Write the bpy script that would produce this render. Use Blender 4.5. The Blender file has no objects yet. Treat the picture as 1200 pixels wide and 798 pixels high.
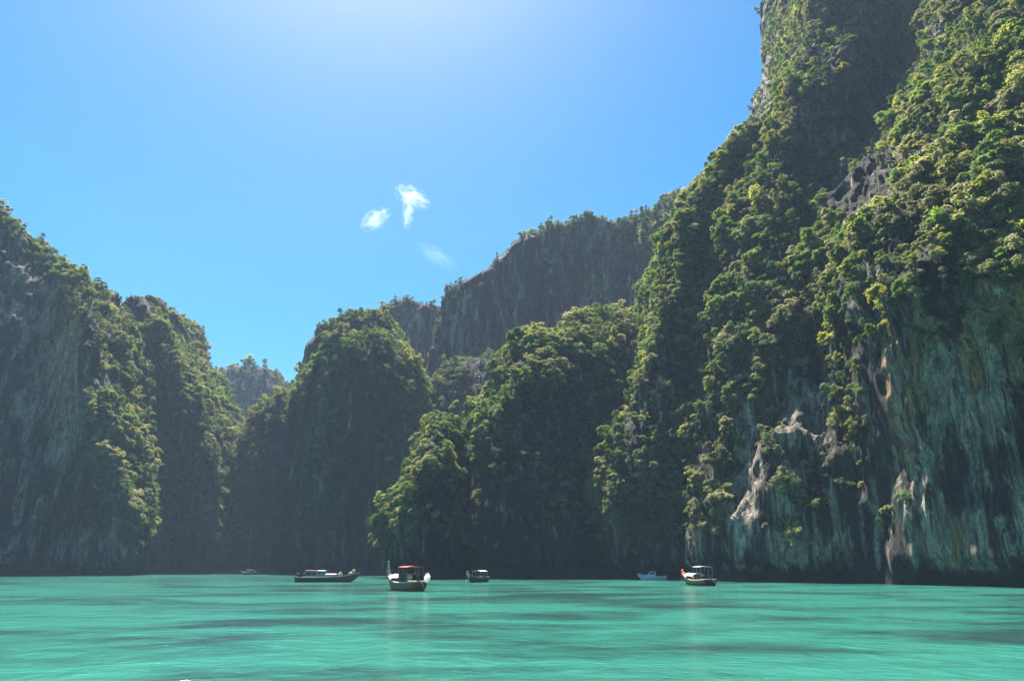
import bpy, bmesh, math, random
import numpy as np
from mathutils import Vector, Matrix, Euler
from mathutils.bvhtree import BVHTree

random.seed(7)
RNG = np.random.default_rng(11)
R = math.radians
SC = bpy.context.scene
COL = SC.collection

# ------------------------------------------------------------------ camera
EYE = 2.2
PITCH = math.atan(266 / 800)
FOCAL = 800.0                      # in pixels of the 1200 wide photograph
cam_data = bpy.data.cameras.new('camera')
cam_data.sensor_width = 36
cam_data.sensor_fit = 'HORIZONTAL'
cam_data.lens = 36 * FOCAL / 1200
cam_data.clip_start = 0.2
cam_data.clip_end = 20000
cam = bpy.data.objects.new('camera', cam_data)
COL.objects.link(cam)
cam.location = (0, 0, EYE)
cam.rotation_euler = (math.pi / 2 + PITCH, 0, 0)
SC.camera = cam

# ------------------------------------------------------------------ sky, sun, exposure
SUN_EL, SUN_AZ = 62.0, -18.0          # azimuth in degrees to the right of straight ahead
world = bpy.data.worlds.new('World')
SC.world = world
world.use_nodes = True
wn, wl = world.node_tree.nodes, world.node_tree.links
wn.clear()
sky = wn.new('ShaderNodeTexSky')
sky.sky_type = 'NISHITA'
sky.sun_disc = False
sky.sun_elevation = R(SUN_EL)
sky.sun_rotation = R(SUN_AZ)
sky.altitude = 0
sky.air_density = 1.0
sky.dust_density = 0.7
sky.ozone_density = 2.0
hs = wn.new('ShaderNodeHueSaturation')
hs.inputs['Saturation'].default_value = 1.6
hs.inputs['Hue'].default_value = 0.488
bg = wn.new('ShaderNodeBackground')
bg.inputs['Strength'].default_value = 0.05
wo = wn.new('ShaderNodeOutputWorld')
wl.new(sky.outputs[0], hs.inputs['Color'])
wl.new(hs.outputs[0], bg.inputs['Color'])
wl.new(bg.outputs[0], wo.inputs['Surface'])

sun_data = bpy.data.lights.new('sun', 'SUN')
sun_data.energy = 5.0
sun_data.angle = R(0.53)
sun_data.color = (1.0, 0.95, 0.86)
sun = bpy.data.objects.new('sun', sun_data)
COL.objects.link(sun)
sd = Vector((math.sin(R(SUN_AZ)) * math.cos(R(SUN_EL)), math.cos(R(SUN_AZ)) * math.cos(R(SUN_EL)), math.sin(R(SUN_EL))))
sun.rotation_euler = sd.to_track_quat('Z', 'Y').to_euler()
sun.location = sd * 500

SC.view_settings.view_transform = 'Standard'
SC.view_settings.look = 'None'
SC.view_settings.exposure = 1.85
SC.view_settings.gamma = 1.0
SC.view_settings.use_curve_mapping = False
SC.render.engine = 'CYCLES'
cy = SC.cycles
cy.max_bounces = 5
cy.diffuse_bounces = 1
cy.glossy_bounces = 2
cy.transmission_bounces = 3
cy.transparent_max_bounces = 6
cy.volume_bounces = 1
cy.volume_max_steps = 128
cy.caustics_reflective = False
cy.caustics_refractive = False
cy.use_denoising = True
cy.sample_clamp_indirect = 4

HAZE_DENSITY = 0.00021

# ------------------------------------------------------------------ measuring helpers
CP, SP = math.cos(PITCH), math.sin(PITCH)

def at(u, v, y):
    """point of the place seen at photo pixel (u, v), y metres ahead"""
    a, b = (u - 600) / FOCAL, (399 - v) / FOCAL
    dx, dy, dz = a, CP - b * SP, SP + b * CP
    k = y / dy
    return (dx * k, y, EYE + dz * k)

def at_height(u, y, z):
    zc = y * CP + (z - EYE) * SP
    return ((u - 600) / FOCAL * zc, y, z)

def project(p):
    x, y, z = p[:, 0], p[:, 1], p[:, 2] - EYE
    zc = np.maximum(y * CP + z * SP, 0.1)
    yc = -y * SP + z * CP
    return 600 + FOCAL * x / zc, 399 - FOCAL * yc / zc

def water_point(v, u):
    """point on the water seen at photo pixel (u, v)"""
    b = (399 - v) / FOCAL
    dz, dy = SP + b * CP, CP - b * SP
    k = -EYE / dz
    return ((u - 600) / FOCAL * k, dy * k, 0.0)

# ------------------------------------------------------------------ noise
def _hash(ix, iy, iz, seed):
    h = (ix * 374761393 + iy * 668265263 + iz * 2147483647 + seed * 1274126177) & 0xFFFFFFFF
    h = ((h ^ (h >> 13)) * 1274126177) & 0xFFFFFFFF
    h = ((h ^ (h >> 16)) * 2246822519) & 0xFFFFFFFF
    return ((h ^ (h >> 15)) & 0xFFFFFF) / float(0xFFFFFF) * 2 - 1

def vnoise(p, seed=0):
    i = np.floor(p).astype(np.int64)
    f = p - i
    f = f * f * f * (f * (f * 6 - 15) + 10)
    out = 0
    for dx in (0, 1):
        for dy in (0, 1):
            for dz in (0, 1):
                w = (f[:, 0] if dx else 1 - f[:, 0]) * (f[:, 1] if dy else 1 - f[:, 1]) * (f[:, 2] if dz else 1 - f[:, 2])
                out = out + w * _hash(i[:, 0] + dx, i[:, 1] + dy, i[:, 2] + dz, seed)
    return out

def fbm(p, octaves=4, seed=0):
    s, a, n = 0, 1.0, 0
    for o in range(octaves):
        s = s + a * vnoise(p * 2.03 ** o, seed + o)
        n += a
        a *= 0.5
    return s / n

def smooth(a, b, x):
    t = np.clip((x - a) / (b - a), 0, 1)
    return t * t * (3 - 2 * t)

# ------------------------------------------------------------------ materials
def new_mat(name):
    m = bpy.data.materials.new(name)
    m.use_nodes = True
    return m, m.node_tree.nodes, m.node_tree.links, m.node_tree.nodes['Principled BSDF']

def paint(name, color, rough=0.6, wear=0.25, scale=3.0, metal=0.0):
    m, n, l, b = new_mat(name)
    tc = n.new('ShaderNodeTexCoord')
    no = n.new('ShaderNodeTexNoise'); no.inputs['Scale'].default_value = scale; no.inputs['Detail'].default_value = 6
    mr = n.new('ShaderNodeMapRange'); mr.inputs[1].default_value = 0.3; mr.inputs[2].default_value = 0.75
    mr.inputs[3].default_value = 1.0; mr.inputs[4].default_value = 1.0 - wear
    mx = n.new('ShaderNodeMix'); mx.data_type = 'RGBA'; mx.blend_type = 'MULTIPLY'; mx.inputs[0].default_value = 1
    mx.inputs[6].default_value = (*color, 1)
    l.new(tc.outputs['Object'], no.inputs['Vector']); l.new(no.outputs[0], mr.inputs[0])
    l.new(mr.outputs[0], mx.inputs[7]); l.new(mx.outputs[2], b.inputs['Base Color'])
    b.inputs['Roughness'].default_value = rough
    b.inputs['Metallic'].default_value = metal
    return m

def ramp(n, stops):
    r = n.new('ShaderNodeValToRGB')
    e = r.color_ramp.elements
    while len(e) < len(stops):
        e.new(0.5)
    for k, (pos, c) in enumerate(stops):
        e[k].position = pos
        e[k].color = (*c, 1) if len(c) == 3 else c
    return r

def mixc(n, l, fac, a, b, mode='MIX'):
    x = n.new('ShaderNodeMix'); x.data_type = 'RGBA'; x.blend_type = mode
    for sock, val in ((x.inputs[0], fac), (x.inputs[6], a), (x.inputs[7], b)):
        if hasattr(val, 'is_linked') or hasattr(val, 'links'):
            l.new(val, sock)
        elif isinstance(val, (int, float)):
            sock.default_value = val
        else:
            sock.default_value = (*val, 1)
    return x.outputs[2]

def noise_node(n, l, vec, scale3, scale, detail=6, rough=0.55, dist=0.0):
    mp = n.new('ShaderNodeMapping'); mp.inputs['Scale'].default_value = scale3
    l.new(vec, mp.inputs['Vector'])
    no = n.new('ShaderNodeTexNoise')
    no.inputs['Scale'].default_value = scale
    no.inputs['Detail'].default_value = detail
    no.inputs['Roughness'].default_value = rough
    no.inputs['Distortion'].default_value = dist
    l.new(mp.outputs[0], no.inputs['Vector'])
    return no.outputs[0]

def rock_material():
    m, n, l, b = new_mat('limestone')
    geo = n.new('ShaderNodeNewGeometry')
    pos = geo.outputs['Position']
    streak = noise_node(n, l, pos, (1, 1, 0.09), 0.36, 9, 0.66, 0.25)
    fine = noise_node(n, l, pos, (1, 1, 0.14), 1.7, 8, 0.68, 0.25)
    broad = noise_node(n, l, pos, (1, 1, 0.3), 0.05, 4, 0.5)
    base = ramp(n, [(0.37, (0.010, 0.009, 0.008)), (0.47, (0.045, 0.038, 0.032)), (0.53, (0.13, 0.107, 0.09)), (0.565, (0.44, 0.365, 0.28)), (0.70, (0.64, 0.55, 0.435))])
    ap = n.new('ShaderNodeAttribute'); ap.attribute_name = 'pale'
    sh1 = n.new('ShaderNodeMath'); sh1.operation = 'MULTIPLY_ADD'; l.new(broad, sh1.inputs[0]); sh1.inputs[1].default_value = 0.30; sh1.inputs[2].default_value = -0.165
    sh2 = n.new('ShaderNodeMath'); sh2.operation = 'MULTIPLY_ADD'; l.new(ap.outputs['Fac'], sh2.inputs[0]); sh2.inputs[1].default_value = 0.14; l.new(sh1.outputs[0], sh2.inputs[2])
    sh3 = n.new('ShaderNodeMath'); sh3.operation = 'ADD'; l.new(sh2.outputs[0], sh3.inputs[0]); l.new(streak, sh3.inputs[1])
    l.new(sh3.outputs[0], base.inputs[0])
    fr = ramp(n, [(0.36, (0.16, 0.16, 0.16)), (0.5, (0.75, 0.74, 0.72)), (0.62, (1.3, 1.26, 1.2))])
    l.new(fine, fr.inputs[0])
    c = mixc(n, l, 0.8, base.outputs[0], fr.outputs[0], 'MULTIPLY')
    # cracks, pits and thin black lichen lines
    pit = noise_node(n, l, pos, (1, 1, 0.45), 4.5, 5, 0.7, 0.2)
    pr = ramp(n, [(0.36, (0.25, 0.24, 0.23)), (0.50, (1, 1, 1)), (0.70, (1.25, 1.23, 1.2))]); l.new(pit, pr.inputs[0])
    c = mixc(n, l, 0.75, c, pr.outputs[0], 'MULTIPLY')
    lich = noise_node(n, l, pos, (1, 1, 0.035), 1.1, 4, 0.6, 0.15)
    lr = ramp(n, [(0.54, (1, 1, 1)), (0.57, (0.08, 0.077, 0.074)), (0.63, (0.08, 0.077, 0.074)), (0.66, (1, 1, 1))]); l.new(lich, lr.inputs[0])
    c = mixc(n, l, 0.85, c, lr.outputs[0], 'MULTIPLY')
    blot = noise_node(n, l, pos, (1, 1, 0.7), 0.9, 6, 0.7, 0.5)
    br = ramp(n, [(0.40, (0.35, 0.35, 0.35)), (0.50, (0.9, 0.9, 0.9)), (0.62, (1.25, 1.24, 1.22))]); l.new(blot, br.inputs[0])
    c = mixc(n, l, 0.7, c, br.outputs[0], 'MULTIPLY')
    # iron stained ochre drips, where the attribute 'ochre' is painted
    ao = n.new('ShaderNodeAttribute'); ao.attribute_name = 'ochre'
    drips = noise_node(n, l, pos, (1, 1, 0.07), 0.60, 7, 0.6, 0.3)
    dr = ramp(n, [(0.49, (0, 0, 0)), (0.53, (0.85, 0.85, 0.85))]); l.new(drips, dr.inputs[0])
    mm = n.new('ShaderNodeMath'); mm.operation = 'MULTIPLY'
    l.new(dr.outputs[0], mm.inputs[0]); l.new(ao.outputs['Fac'], mm.inputs[1]); mm.use_clamp = True
    tint = mixc(n, l, fine, (0.36, 0.13, 0.035), (0.85, 0.48, 0.22))
    c = mixc(n, l, mm.outputs[0], c, mixc(n, l, 0.9, mixc(n, l, 0.9, tint, pr.outputs[0], 'MULTIPLY'), fr.outputs[0], 'MULTIPLY'))
    # moss and ground cover between the bushes
    av = n.new('ShaderNodeAttribute'); av.attribute_name = 'moss'
    mossn = noise_node(n, l, pos, (1, 1, 0.5), 0.45, 7, 0.65)
    ma = n.new('ShaderNodeMath'); ma.operation = 'ADD'; l.new(mossn, ma.inputs[0]); l.new(av.outputs['Fac'], ma.inputs[1])
    mr = n.new('ShaderNodeMapRange'); mr.inputs[1].default_value = 0.86; mr.inputs[2].default_value = 1.02
    l.new(ma.outputs[0], mr.inputs[0])
    mossc = mixc(n, l, fine, (0.012, 0.022, 0.008), (0.06, 0.085, 0.025))
    c = mixc(n, l, mr.outputs[0], c, mossc)
    # wet, algae covered tidal band
    sx = n.new('ShaderNodeSeparateXYZ'); l.new(pos, sx.inputs[0])
    wob = n.new('ShaderNodeMath'); wob.operation = 'MULTIPLY_ADD'; l.new(fine, wob.inputs[0]); wob.inputs[1].default_value = 1.4
    l.new(sx.outputs['Z'], wob.inputs[2])
    tb = n.new('ShaderNodeMapRange'); tb.inputs[1].default_value = 2.2; tb.inputs[2].default_value = 3.0
    l.new(wob.outputs[0], tb.inputs[0])
    c = mixc(n, l, tb.outputs[0], (0.028, 0.026, 0.021), c)
    l.new(c, b.inputs['Base Color'])
    b.inputs['Roughness'].default_value = 0.85
    b.inputs['Specular IOR Level'].default_value = 0.25
    h = n.new('ShaderNodeMath'); h.operation = 'ADD'
    hm = n.new('ShaderNodeMath'); hm.operation = 'MULTIPLY'; l.new(streak, hm.inputs[0]); hm.inputs[1].default_value = 2.6
    l.new(hm.outputs[0], h.inputs[0])
    h2 = n.new('ShaderNodeMath'); h2.operation = 'MULTIPLY_ADD'; l.new(pit, h2.inputs[0]); h2.inputs[1].default_value = 0.45; l.new(fine, h2.inputs[2]); l.new(h2.outputs[0], h.inputs[1])
    bp = n.new('ShaderNodeBump'); bp.inputs['Strength'].default_value = 1.0; bp.inputs['Distance'].default_value = 1.5
    l.new(h.outputs[0], bp.inputs['Height']); l.new(bp.outputs[0], b.inputs['Normal'])
    return m

def leaf_material(name, dark, light, trans):
    m, n, l, b = new_mat(name)
    n.remove(b)
    out = n['Material Output']
    oi = n.new('ShaderNodeObjectInfo')
    geo = n.new('ShaderNodeNewGeometry')
    no = noise_node(n, l, geo.outputs['Position'], (1, 1, 1), 0.10, 3, 0.5)
    f = n.new('ShaderNodeMath'); f.operation = 'MULTIPLY_ADD'
    l.new(geo.outputs['Random Per Island'], f.inputs[0]); f.inputs[1].default_value = 0.35
    f2 = n.new('ShaderNodeMath'); f2.operation = 'MULTIPLY_ADD'; l.new(oi.outputs['Random'], f2.inputs[0]); f2.inputs[1].default_value = 0.5
    l.new(no, f2.inputs[2]); 
    f3 = n.new('ShaderNodeMath'); f3.operation = 'SUBTRACT'; l.new(f2.outputs[0], f3.inputs[0]); f3.inputs[1].default_value = 0.35
    l.new(f3.outputs[0], f.inputs[2]); f.use_clamp = True
    c = mixc(n, l, f.outputs[0], dark, light)
    df = n.new('ShaderNodeBsdfDiffuse'); l.new(c, df.inputs['Color'])
    tr = n.new('ShaderNodeBsdfTranslucent')
    tc = mixc(n, l, 1.0, c, trans, 'MULTIPLY'); l.new(tc, tr.inputs['Color'])
    gl = n.new('ShaderNodeBsdfGlossy'); gl.inputs['Roughness'].default_value = 0.5; gl.inputs['Color'].default_value = (0.55, 0.58, 0.55, 1)
    m1 = n.new('ShaderNodeMixShader'); m1.inputs[0].default_value = 0.62
    l.new(df.outputs[0], m1.inputs[1]); l.new(tr.outputs[0], m1.inputs[2])
    m2 = n.new('ShaderNodeMixShader'); m2.inputs[0].default_value = 0.05
    l.new(m1.outputs[0], m2.inputs[1]); l.new(gl.outputs[0], m2.inputs[2])
    l.new(m2.outputs[0], out.inputs['Surface'])
    return m

def water_material():
    m, n, l, b = new_mat('lagoon water')
    geo = n.new('ShaderNodeNewGeometry')
    pos = geo.outputs['Position']
    # pale sand and darker weed beds under the shallow water, plus painted wave tones
    broad = noise_node(n, l, pos, (0.6, 1.0, 1), 0.022, 4, 0.5, 0.5)
    weed = noise_node(n, l, pos, (0.55, 1.0, 1), 0.13, 4, 0.55, 0.6)
    wsum = n.new('ShaderNodeMath'); wsum.operation = 'MULTIPLY_ADD'; l.new(broad, wsum.inputs[0]); wsum.inputs[1].default_value = 0.6
    l.new(weed, wsum.inputs[2])
    wave_tone = noise_node(n, l, pos, (0.7, 1.0, 1), 0.55, 5, 0.6, 0.8)  # light and dark of small waves put into the water colour
    ws2 = n.new('ShaderNodeMath'); ws2.operation = 'MULTIPLY_ADD'; l.new(wave_tone, ws2.inputs[0]); ws2.inputs[1].default_value = 0.34
    ws3 = n.new('ShaderNodeMath'); ws3.operation = 'SUBTRACT'; l.new(wsum.outputs[0], ws3.inputs[0]); ws3.inputs[1].default_value = 0.17
    l.new(ws3.outputs[0], ws2.inputs[2])
    rr = ramp(n, [(0.72, (0.032, 0.176, 0.134)), (0.82, (0.024, 0.118, 0.092)), (0.92, (0.020, 0.055, 0.050))])
    l.new(ws2.outputs[0], rr.inputs[0])
    l.new(rr.outputs[0], b.inputs['Base Color'])
    b.inputs['Roughness'].default_value = 0.15
    b.inputs['IOR'].default_value = 1.33
    b.inputs['Specular IOR Level'].default_value = 0.28
    w1 = noise_node(n, l, pos, (0.9, 1.0, 1), 0.62, 3, 0.5, 0.6)
    w2 = noise_node(n, l, pos, (1.0, 1.0, 1), 2.0, 5, 0.6, 0.3)
    a = n.new('ShaderNodeMath'); a.operation = 'MULTIPLY_ADD'; l.new(w1, a.inputs[0]); a.inputs[1].default_value = 3.2; l.new(w2, a.inputs[2])
    bp = n.new('ShaderNodeBump'); bp.inputs['Strength'].default_value = 1.0; bp.inputs['Distance'].default_value = 0.08
    l.new(a.outputs[0], bp.inputs['Height']); l.new(bp.outputs[0], b.inputs['Normal'])
    return m

ROCK = rock_material()
LEAF_GREEN = leaf_material('deep green leaves', (0.018, 0.042, 0.010), (0.150, 0.205, 0.060), (2.0, 2.2, 0.9))
LEAF_YELLOW = leaf_material('yellow green leaves', (0.048, 0.068, 0.014), (0.320, 0.320, 0.120), (2.1, 2.1, 0.8))
LEAF_OLIVE = leaf_material('grey olive leaves', (0.040, 0.047, 0.022), (0.320, 0.305, 0.185), (1.8, 1.8, 1.1))
BARK = paint('grey bark', (0.13, 0.105, 0.08), 0.9, 0.5)

# ------------------------------------------------------------------ object helpers
def tag(o, label=None, cat=None, group=None, kind=None):
    if label: o['label'] = label
    if cat: o['category'] = cat
    if group: o['group'] = group
    if kind: o['kind'] = kind
    return o

def mesh_np(name, verts, faces4=None, faces3=None, mat=None, smooth_shade=False, mats=None, mat_index=None):
    me = bpy.data.meshes.new(name)
    nv = len(verts)
    me.vertices.add(nv)
    me.vertices.foreach_set('co', np.asarray(verts, dtype=np.float32).ravel())
    n4 = 0 if faces4 is None else len(faces4)
    n3 = 0 if faces3 is None else len(faces3)
    loops = []
    if n4: loops.append(np.asarray(faces4, dtype=np.int32).ravel())
    if n3: loops.append(np.asarray(faces3, dtype=np.int32).ravel())
    loops = np.concatenate(loops)
    me.loops.add(len(loops)); me.loops.foreach_set('vertex_index', loops)
    me.polygons.add(n4 + n3)
    start = np.concatenate([np.arange(n4) * 4, n4 * 4 + np.arange(n3) * 3]).astype(np.int32)
    me.polygons.foreach_set('loop_start', start)
    for mm in (mats or [mat]):
        me.materials.append(mm)
    if mat_index is not None:
        me.polygons.foreach_set('material_index', np.asarray(mat_index, dtype=np.int32))
    me.polygons.foreach_set('use_smooth', np.full(n4 + n3, smooth_shade, dtype=bool))
    me.update(calc_edges=True)
    return me

def link(name, me, parent=None):
    o = bpy.data.objects.new(name, me)
    COL.objects.link(o)
    if parent is not None:
        o.parent = parent
    return o

# ------------------------------------------------------------------ water and sea bed line
def grid_sheet(name, x0, x1, y0, y1, nx, ny, z, mat):
    xs, ys = np.linspace(x0, x1, nx), np.linspace(y0, y1, ny)
    X, Y = np.meshgrid(xs, ys)
    V = np.stack([X.ravel(), Y.ravel(), np.full(X.size, z)], 1)
    idx = np.arange(nx * ny).reshape(ny, nx)
    F = np.stack([idx[:-1, :-1], idx[:-1, 1:], idx[1:, 1:], idx[1:, :-1]], -1).reshape(-1, 4)
    return link(name, mesh_np(name, V, F, mat=mat))

water = grid_sheet('water', -3000, 3000, -1500, 6000, 13, 16, 0.0, water_material())
tag(water, 'clear shallow turquoise lagoon water with darker weed patches', 'water', kind='structure')

# ------------------------------------------------------------------ cliffs
def catmull(P, ts):
    """P (n, ...) control points, ts parameters 0..n-1"""
    n = len(P)
    i = np.clip(np.floor(ts).astype(int), 0, n - 2)
    t = (ts - i).reshape(-1, *([1] * (P.ndim - 1)))
    p0, p1, p2, p3 = P[np.clip(i - 1, 0, n - 1)], P[i], P[i + 1], P[np.clip(i + 2, 0, n - 1)]
    a = 0.5
    m1, m2 = a * (p2 - p0), a * (p3 - p1)
    t2, t3 = t * t, t * t * t
    return (2 * t3 - 3 * t2 + 1) * p1 + (t3 - 2 * t2 + t) * m1 + (-2 * t3 + 3 * t2) * p2 + (t3 - t2) * m2

def params(P, axis, spacing, coarse_last):
    """sample parameters along one axis of the net so that samples lie about 'spacing' metres apart"""
    seg = np.linalg.norm(np.diff(P, axis=axis), axis=-1)
    seg = seg.max(axis=1 - axis)
    out = []
    for k, s in enumerate(seg):
        c = max(2, int(s / spacing))
        if (k in coarse_last):
            c = max(2, int(s / (spacing * 4)))
        out.extend(k + np.arange(c) / c)
    out.append(len(seg))
    return np.array(out)

CLIFFS = []

def cliff(name, label, rows, spacing, back=45, amp=1.0, zones=(), ochre=(), pale=(), bare=0.75, dull=0.0, density=1.0, size=(1.6, 3.4), notch=0.0, seed=0, edge=(True, True), flute=1.0, tones=(0.5, 0.21, 0.29)):
    """rows: bottom to top; row 0 is [(u, Y)] at the waterline, the others (u, v, Y)"""
    net = []
    for k, row in enumerate(rows):
        pts = [at_height(u, y, -2.5) for (u, y) in row] if k == 0 else [at(*q) for q in row]
        net.append(pts)
    net = np.array(net, dtype=float)
    nr, nc = net.shape[:2]
    # turn the edges round to the back, and close the top and the back
    wid = net[:, -1, 0] - net[:, 0, 0]
    left = net[:, :1] + np.stack([0.12 * wid, np.full(nr, back), np.zeros(nr)], 1)[:, None]
    right = net[:, -1:] + np.stack([-0.12 * wid, np.full(nr, back), np.zeros(nr)], 1)[:, None]
    net = np.concatenate([left, net, right], 1)
    t1 = net[-1] + np.array([0, back * 0.35, 0.5]); t1[0] = net[-1][0]; t1[-1] = net[-1][-1]
    t1[0, 1] += back * .2; t1[-1, 1] += back * .2
    t2 = net[-1] + np.array([0, back * 1.2, -14]); t2[0, 1] = t2[-1, 1] = t2[1:-1, 1].max()
    t3 = t2.copy(); t3[:, 1] += 10; t3[:, 2] = -2.5
    net = np.concatenate([net, t1[None], t2[None], t3[None]], 0)
    nr2, nc2 = net.shape[:2]
    tv = params(net, 0, spacing, (nr2 - 2, nr2 - 3))
    tu = params(net, 1, spacing, (0, nc2 - 2))
    G = catmull(net, tv)
    G = np.swapaxes(catmull(np.swapaxes(G, 0, 1), tu), 0, 1)
    H, W = G.shape[:2]
    du = np.gradient(G, axis=1); dv = np.gradient(G, axis=0)
    N = np.cross(du, dv)
    N /= np.maximum(np.linalg.norm(N, axis=-1, keepdims=True), 1e-6)
    P = G.reshape(-1, 3); Nf = N.reshape(-1, 3)
    s = seed * 17.3
    big = fbm(P * np.array([1 / 24, 1 / 24, 1 / 42]) + s, 3, seed)
    rib = 1 - np.abs(fbm(P * np.array([1 / 9, 1 / 9, 1 / 38]) + s, 3, seed + 40)) * 2.2
    med = fbm(P * np.array([1 / 5, 1 / 5, 1 / 9]) + s, 4, seed + 80)
    ribs = 1 - np.abs(fbm(P * np.array([1 / 2.6, 1 / 2.6, 1 / 26]) + s, 3, seed + 20)) * 2.4
    crag = fbm(P * np.array([1 / 1.7, 1 / 1.7, 1 / 3.4]) + s, 3, seed + 30)
    ledge = fbm(P * np.array([1 / 14, 1 / 14, 1 / 3.2]) + s, 2, seed + 50)
    d = amp * ((0.42 * crag + 0.7 * ledge + 0.75 * flute * ribs) * smooth(1, 14, P[:, 2]) + 3.6 * big + 2.2 * flute * (rib - 0.5) + 1.3 * med)
    d = d * smooth(-2, 10, P[:, 2]) * 0.85 + 0.15 * d
    if notch:
        d = d - notch * (1 - smooth(1.6, 5.0, P[:, 2] + 1.2 * med + 3.0 * rib - 1.2))
    P = P + Nf * d[:, None]
    G = P.reshape(H, W, 3)
    du = np.gradient(G, axis=1); dv = np.gradient(G, axis=0)
    N = np.cross(du, dv); area = np.linalg.norm(N, axis=-1)
    N /= np.maximum(area[..., None], 1e-6)
    idx = np.arange(H * W).reshape(H, W)
    F = np.stack([idx[:-1, :-1], idx[:-1, 1:], idx[1:, 1:], idx[1:, :-1]], -1).reshape(-1, 4)
    me = mesh_np(name, P, F, mat=ROCK, smooth_shade=True)
    u, v = project(P)
    veg = np.clip(0.62 + 0.55 * big / 0.5 * 0.5 + 0.25 * (rib - 0.5) + 0.35 * med + 0.35 * N.reshape(-1, 3)[:, 2], 0, 1) * density
    band = fbm(P * np.array([1 / 11, 1 / 11, 1 / 34]) + s, 3, seed + 70)
    veg = veg * (1 - bare + bare * smooth(-0.22, 0.20, band + 0.5 * (N.reshape(-1, 3)[:, 2] - 0.25)))
    wob = vnoise(P / 6.0, seed + 9) * 0.25 + vnoise(P / 2.5, seed + 19) * 0.12
    for (cx, cyv, rx, ry, mul) in zones:
        q = np.sqrt(((u - cx) / rx) ** 2 + ((v - cyv) / ry) ** 2) + wob
        k = 1 - smooth(0.72, 1.08, q)
        veg = veg * (1 - k) + veg * mul * k if mul <= 1 else veg + (mul - 1) * k
    veg = np.clip(veg, 0, 1.6) * smooth(3.0, 9.0, P[:, 2] + 3 * med)
    oc = np.zeros(len(P))
    for (cx, cyv, rx, ry, val) in ochre:
        q = np.sqrt(((u - cx) / rx) ** 2 + ((v - cyv) / ry) ** 2) + wob
        oc = np.maximum(oc, val * (1 - smooth(0.6, 1.1, q)))
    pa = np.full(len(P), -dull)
    for (cx, cyv, rx, ry, val) in pale:
        q = np.sqrt(((u - cx) / rx) ** 2 + ((v - cyv) / ry) ** 2) + wob
        pa = np.maximum(pa, val * (1 - smooth(0.6, 1.1, q)))
    at_ = me.attributes.new('pale', 'FLOAT', 'POINT'); at_.data.foreach_set('value', pa.astype(np.float32))
    at_ = me.attributes.new('moss', 'FLOAT', 'POINT'); at_.data.foreach_set('value', (0.62 * np.clip(veg, 0, 1)).astype(np.float32))
    at_ = me.attributes.new('ochre', 'FLOAT', 'POINT'); at_.data.foreach_set('value', oc.astype(np.float32))
    o = link('cliff', me)
    tag(o, label, 'cliff', kind='structure')
    CLIFFS.append(dict(name=name, obj=o, P=P, N=N.reshape(-1, 3), F=F, area=area.reshape(-1), veg=veg, size=size, tones=tones, seed=seed))
    return o

# the tall right-hand wall
RY = [  # columns per row: (u, v, Y)
    [(725, 150), (752, 143), (785, 140), (825, 128), (868, 117), (915, 112), (985, 104), (1060, 96), (1120, 90), (1185, 83), (1300, 74), (1450, 66)],
    [(718, 640, 151), (745, 640, 143), (780, 640, 141), (822, 640, 128), (868, 640, 118), (918, 640, 113), (990, 640, 106), (1075, 640, 95), (1130, 640, 89.5), (1190, 640, 83), (1300, 640, 74), (1450, 640, 66)],
    [(716, 560, 153), (748, 560, 145), (782, 560, 144), (825, 560, 130), (870, 560, 122), (920, 560, 116), (985, 560, 111), (1075, 560, 94.5), (1125, 560, 89), (1190, 560, 82), (1300, 560, 73), (1450, 560, 65)],
    [(748, 480, 157), (775, 480, 149), (800, 480, 149), (838, 480, 133), (880, 480, 127), (925, 480, 121), (980, 480, 117), (1055, 480, 94), (1110, 480, 88), (1180, 480, 81.5), (1300, 480, 72), (1450, 480, 65)],
    [(772, 400, 162), (791, 400, 153), (815, 400, 154), (850, 400, 138), (890, 400, 131), (930, 400, 126), (980, 400, 120), (1035, 400, 94), (1100, 400, 87), (1175, 400, 81), (1300, 400, 72), (1450, 400, 64)],
    [(787, 330, 167), (802, 330, 158), (827, 330, 160), (860, 330, 143), (900, 330, 136), (935, 330, 130), (975, 330, 116), (1020, 330, 95), (1090, 330, 83), (1170, 330, 77), (1300, 330, 68), (1450, 330, 61)],
    [(804, 250, 174), (818, 250, 166), (844, 250, 168), (880, 250, 150), (915, 250, 145), (945, 250, 148), (975, 250, 138), (1020, 250, 108), (1085, 250, 90), (1170, 250, 82), (1300, 250, 72), (1450, 250, 64)],
    [(866, 170, 186), (872, 170, 176), (884, 170, 178), (905, 170, 160), (930, 170, 157), (955, 170, 168), (1000, 170, 172), (1040, 170, 152), (1090, 170, 106), (1170, 170, 92), (1300, 170, 80), (1450, 170, 70)],
    [(928, 90, 198), (930, 90, 188), (933, 90, 188), (930, 90, 173), (955, 90, 167), (985, 90, 164), (1025, 90, 182), (1060, 90, 180), (1100, 90, 128), (1170, 90, 103), (1300, 90, 88), (1450, 90, 78)],
    [(947, 0, 212), (952, 0, 200), (959, 0, 195), (955, 0, 188), (985, 0, 183), (1015, 0, 181), (1050, 0, 178), (1080, 0, 170), (1120, 0, 148), (1180, 0, 122), (1300, 0, 100), (1450, 0, 88)],
    [(956, -110, 232), (966, -110, 220), (974, -110, 214), (975, -110, 208), (1005, -110, 204), (1035, -110, 202), (1070, -110, 198), (1105, -110, 190), (1150, -110, 170), (1220, -110, 144), (1330, -110, 120), (1450, -110, 104)],
]
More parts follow.
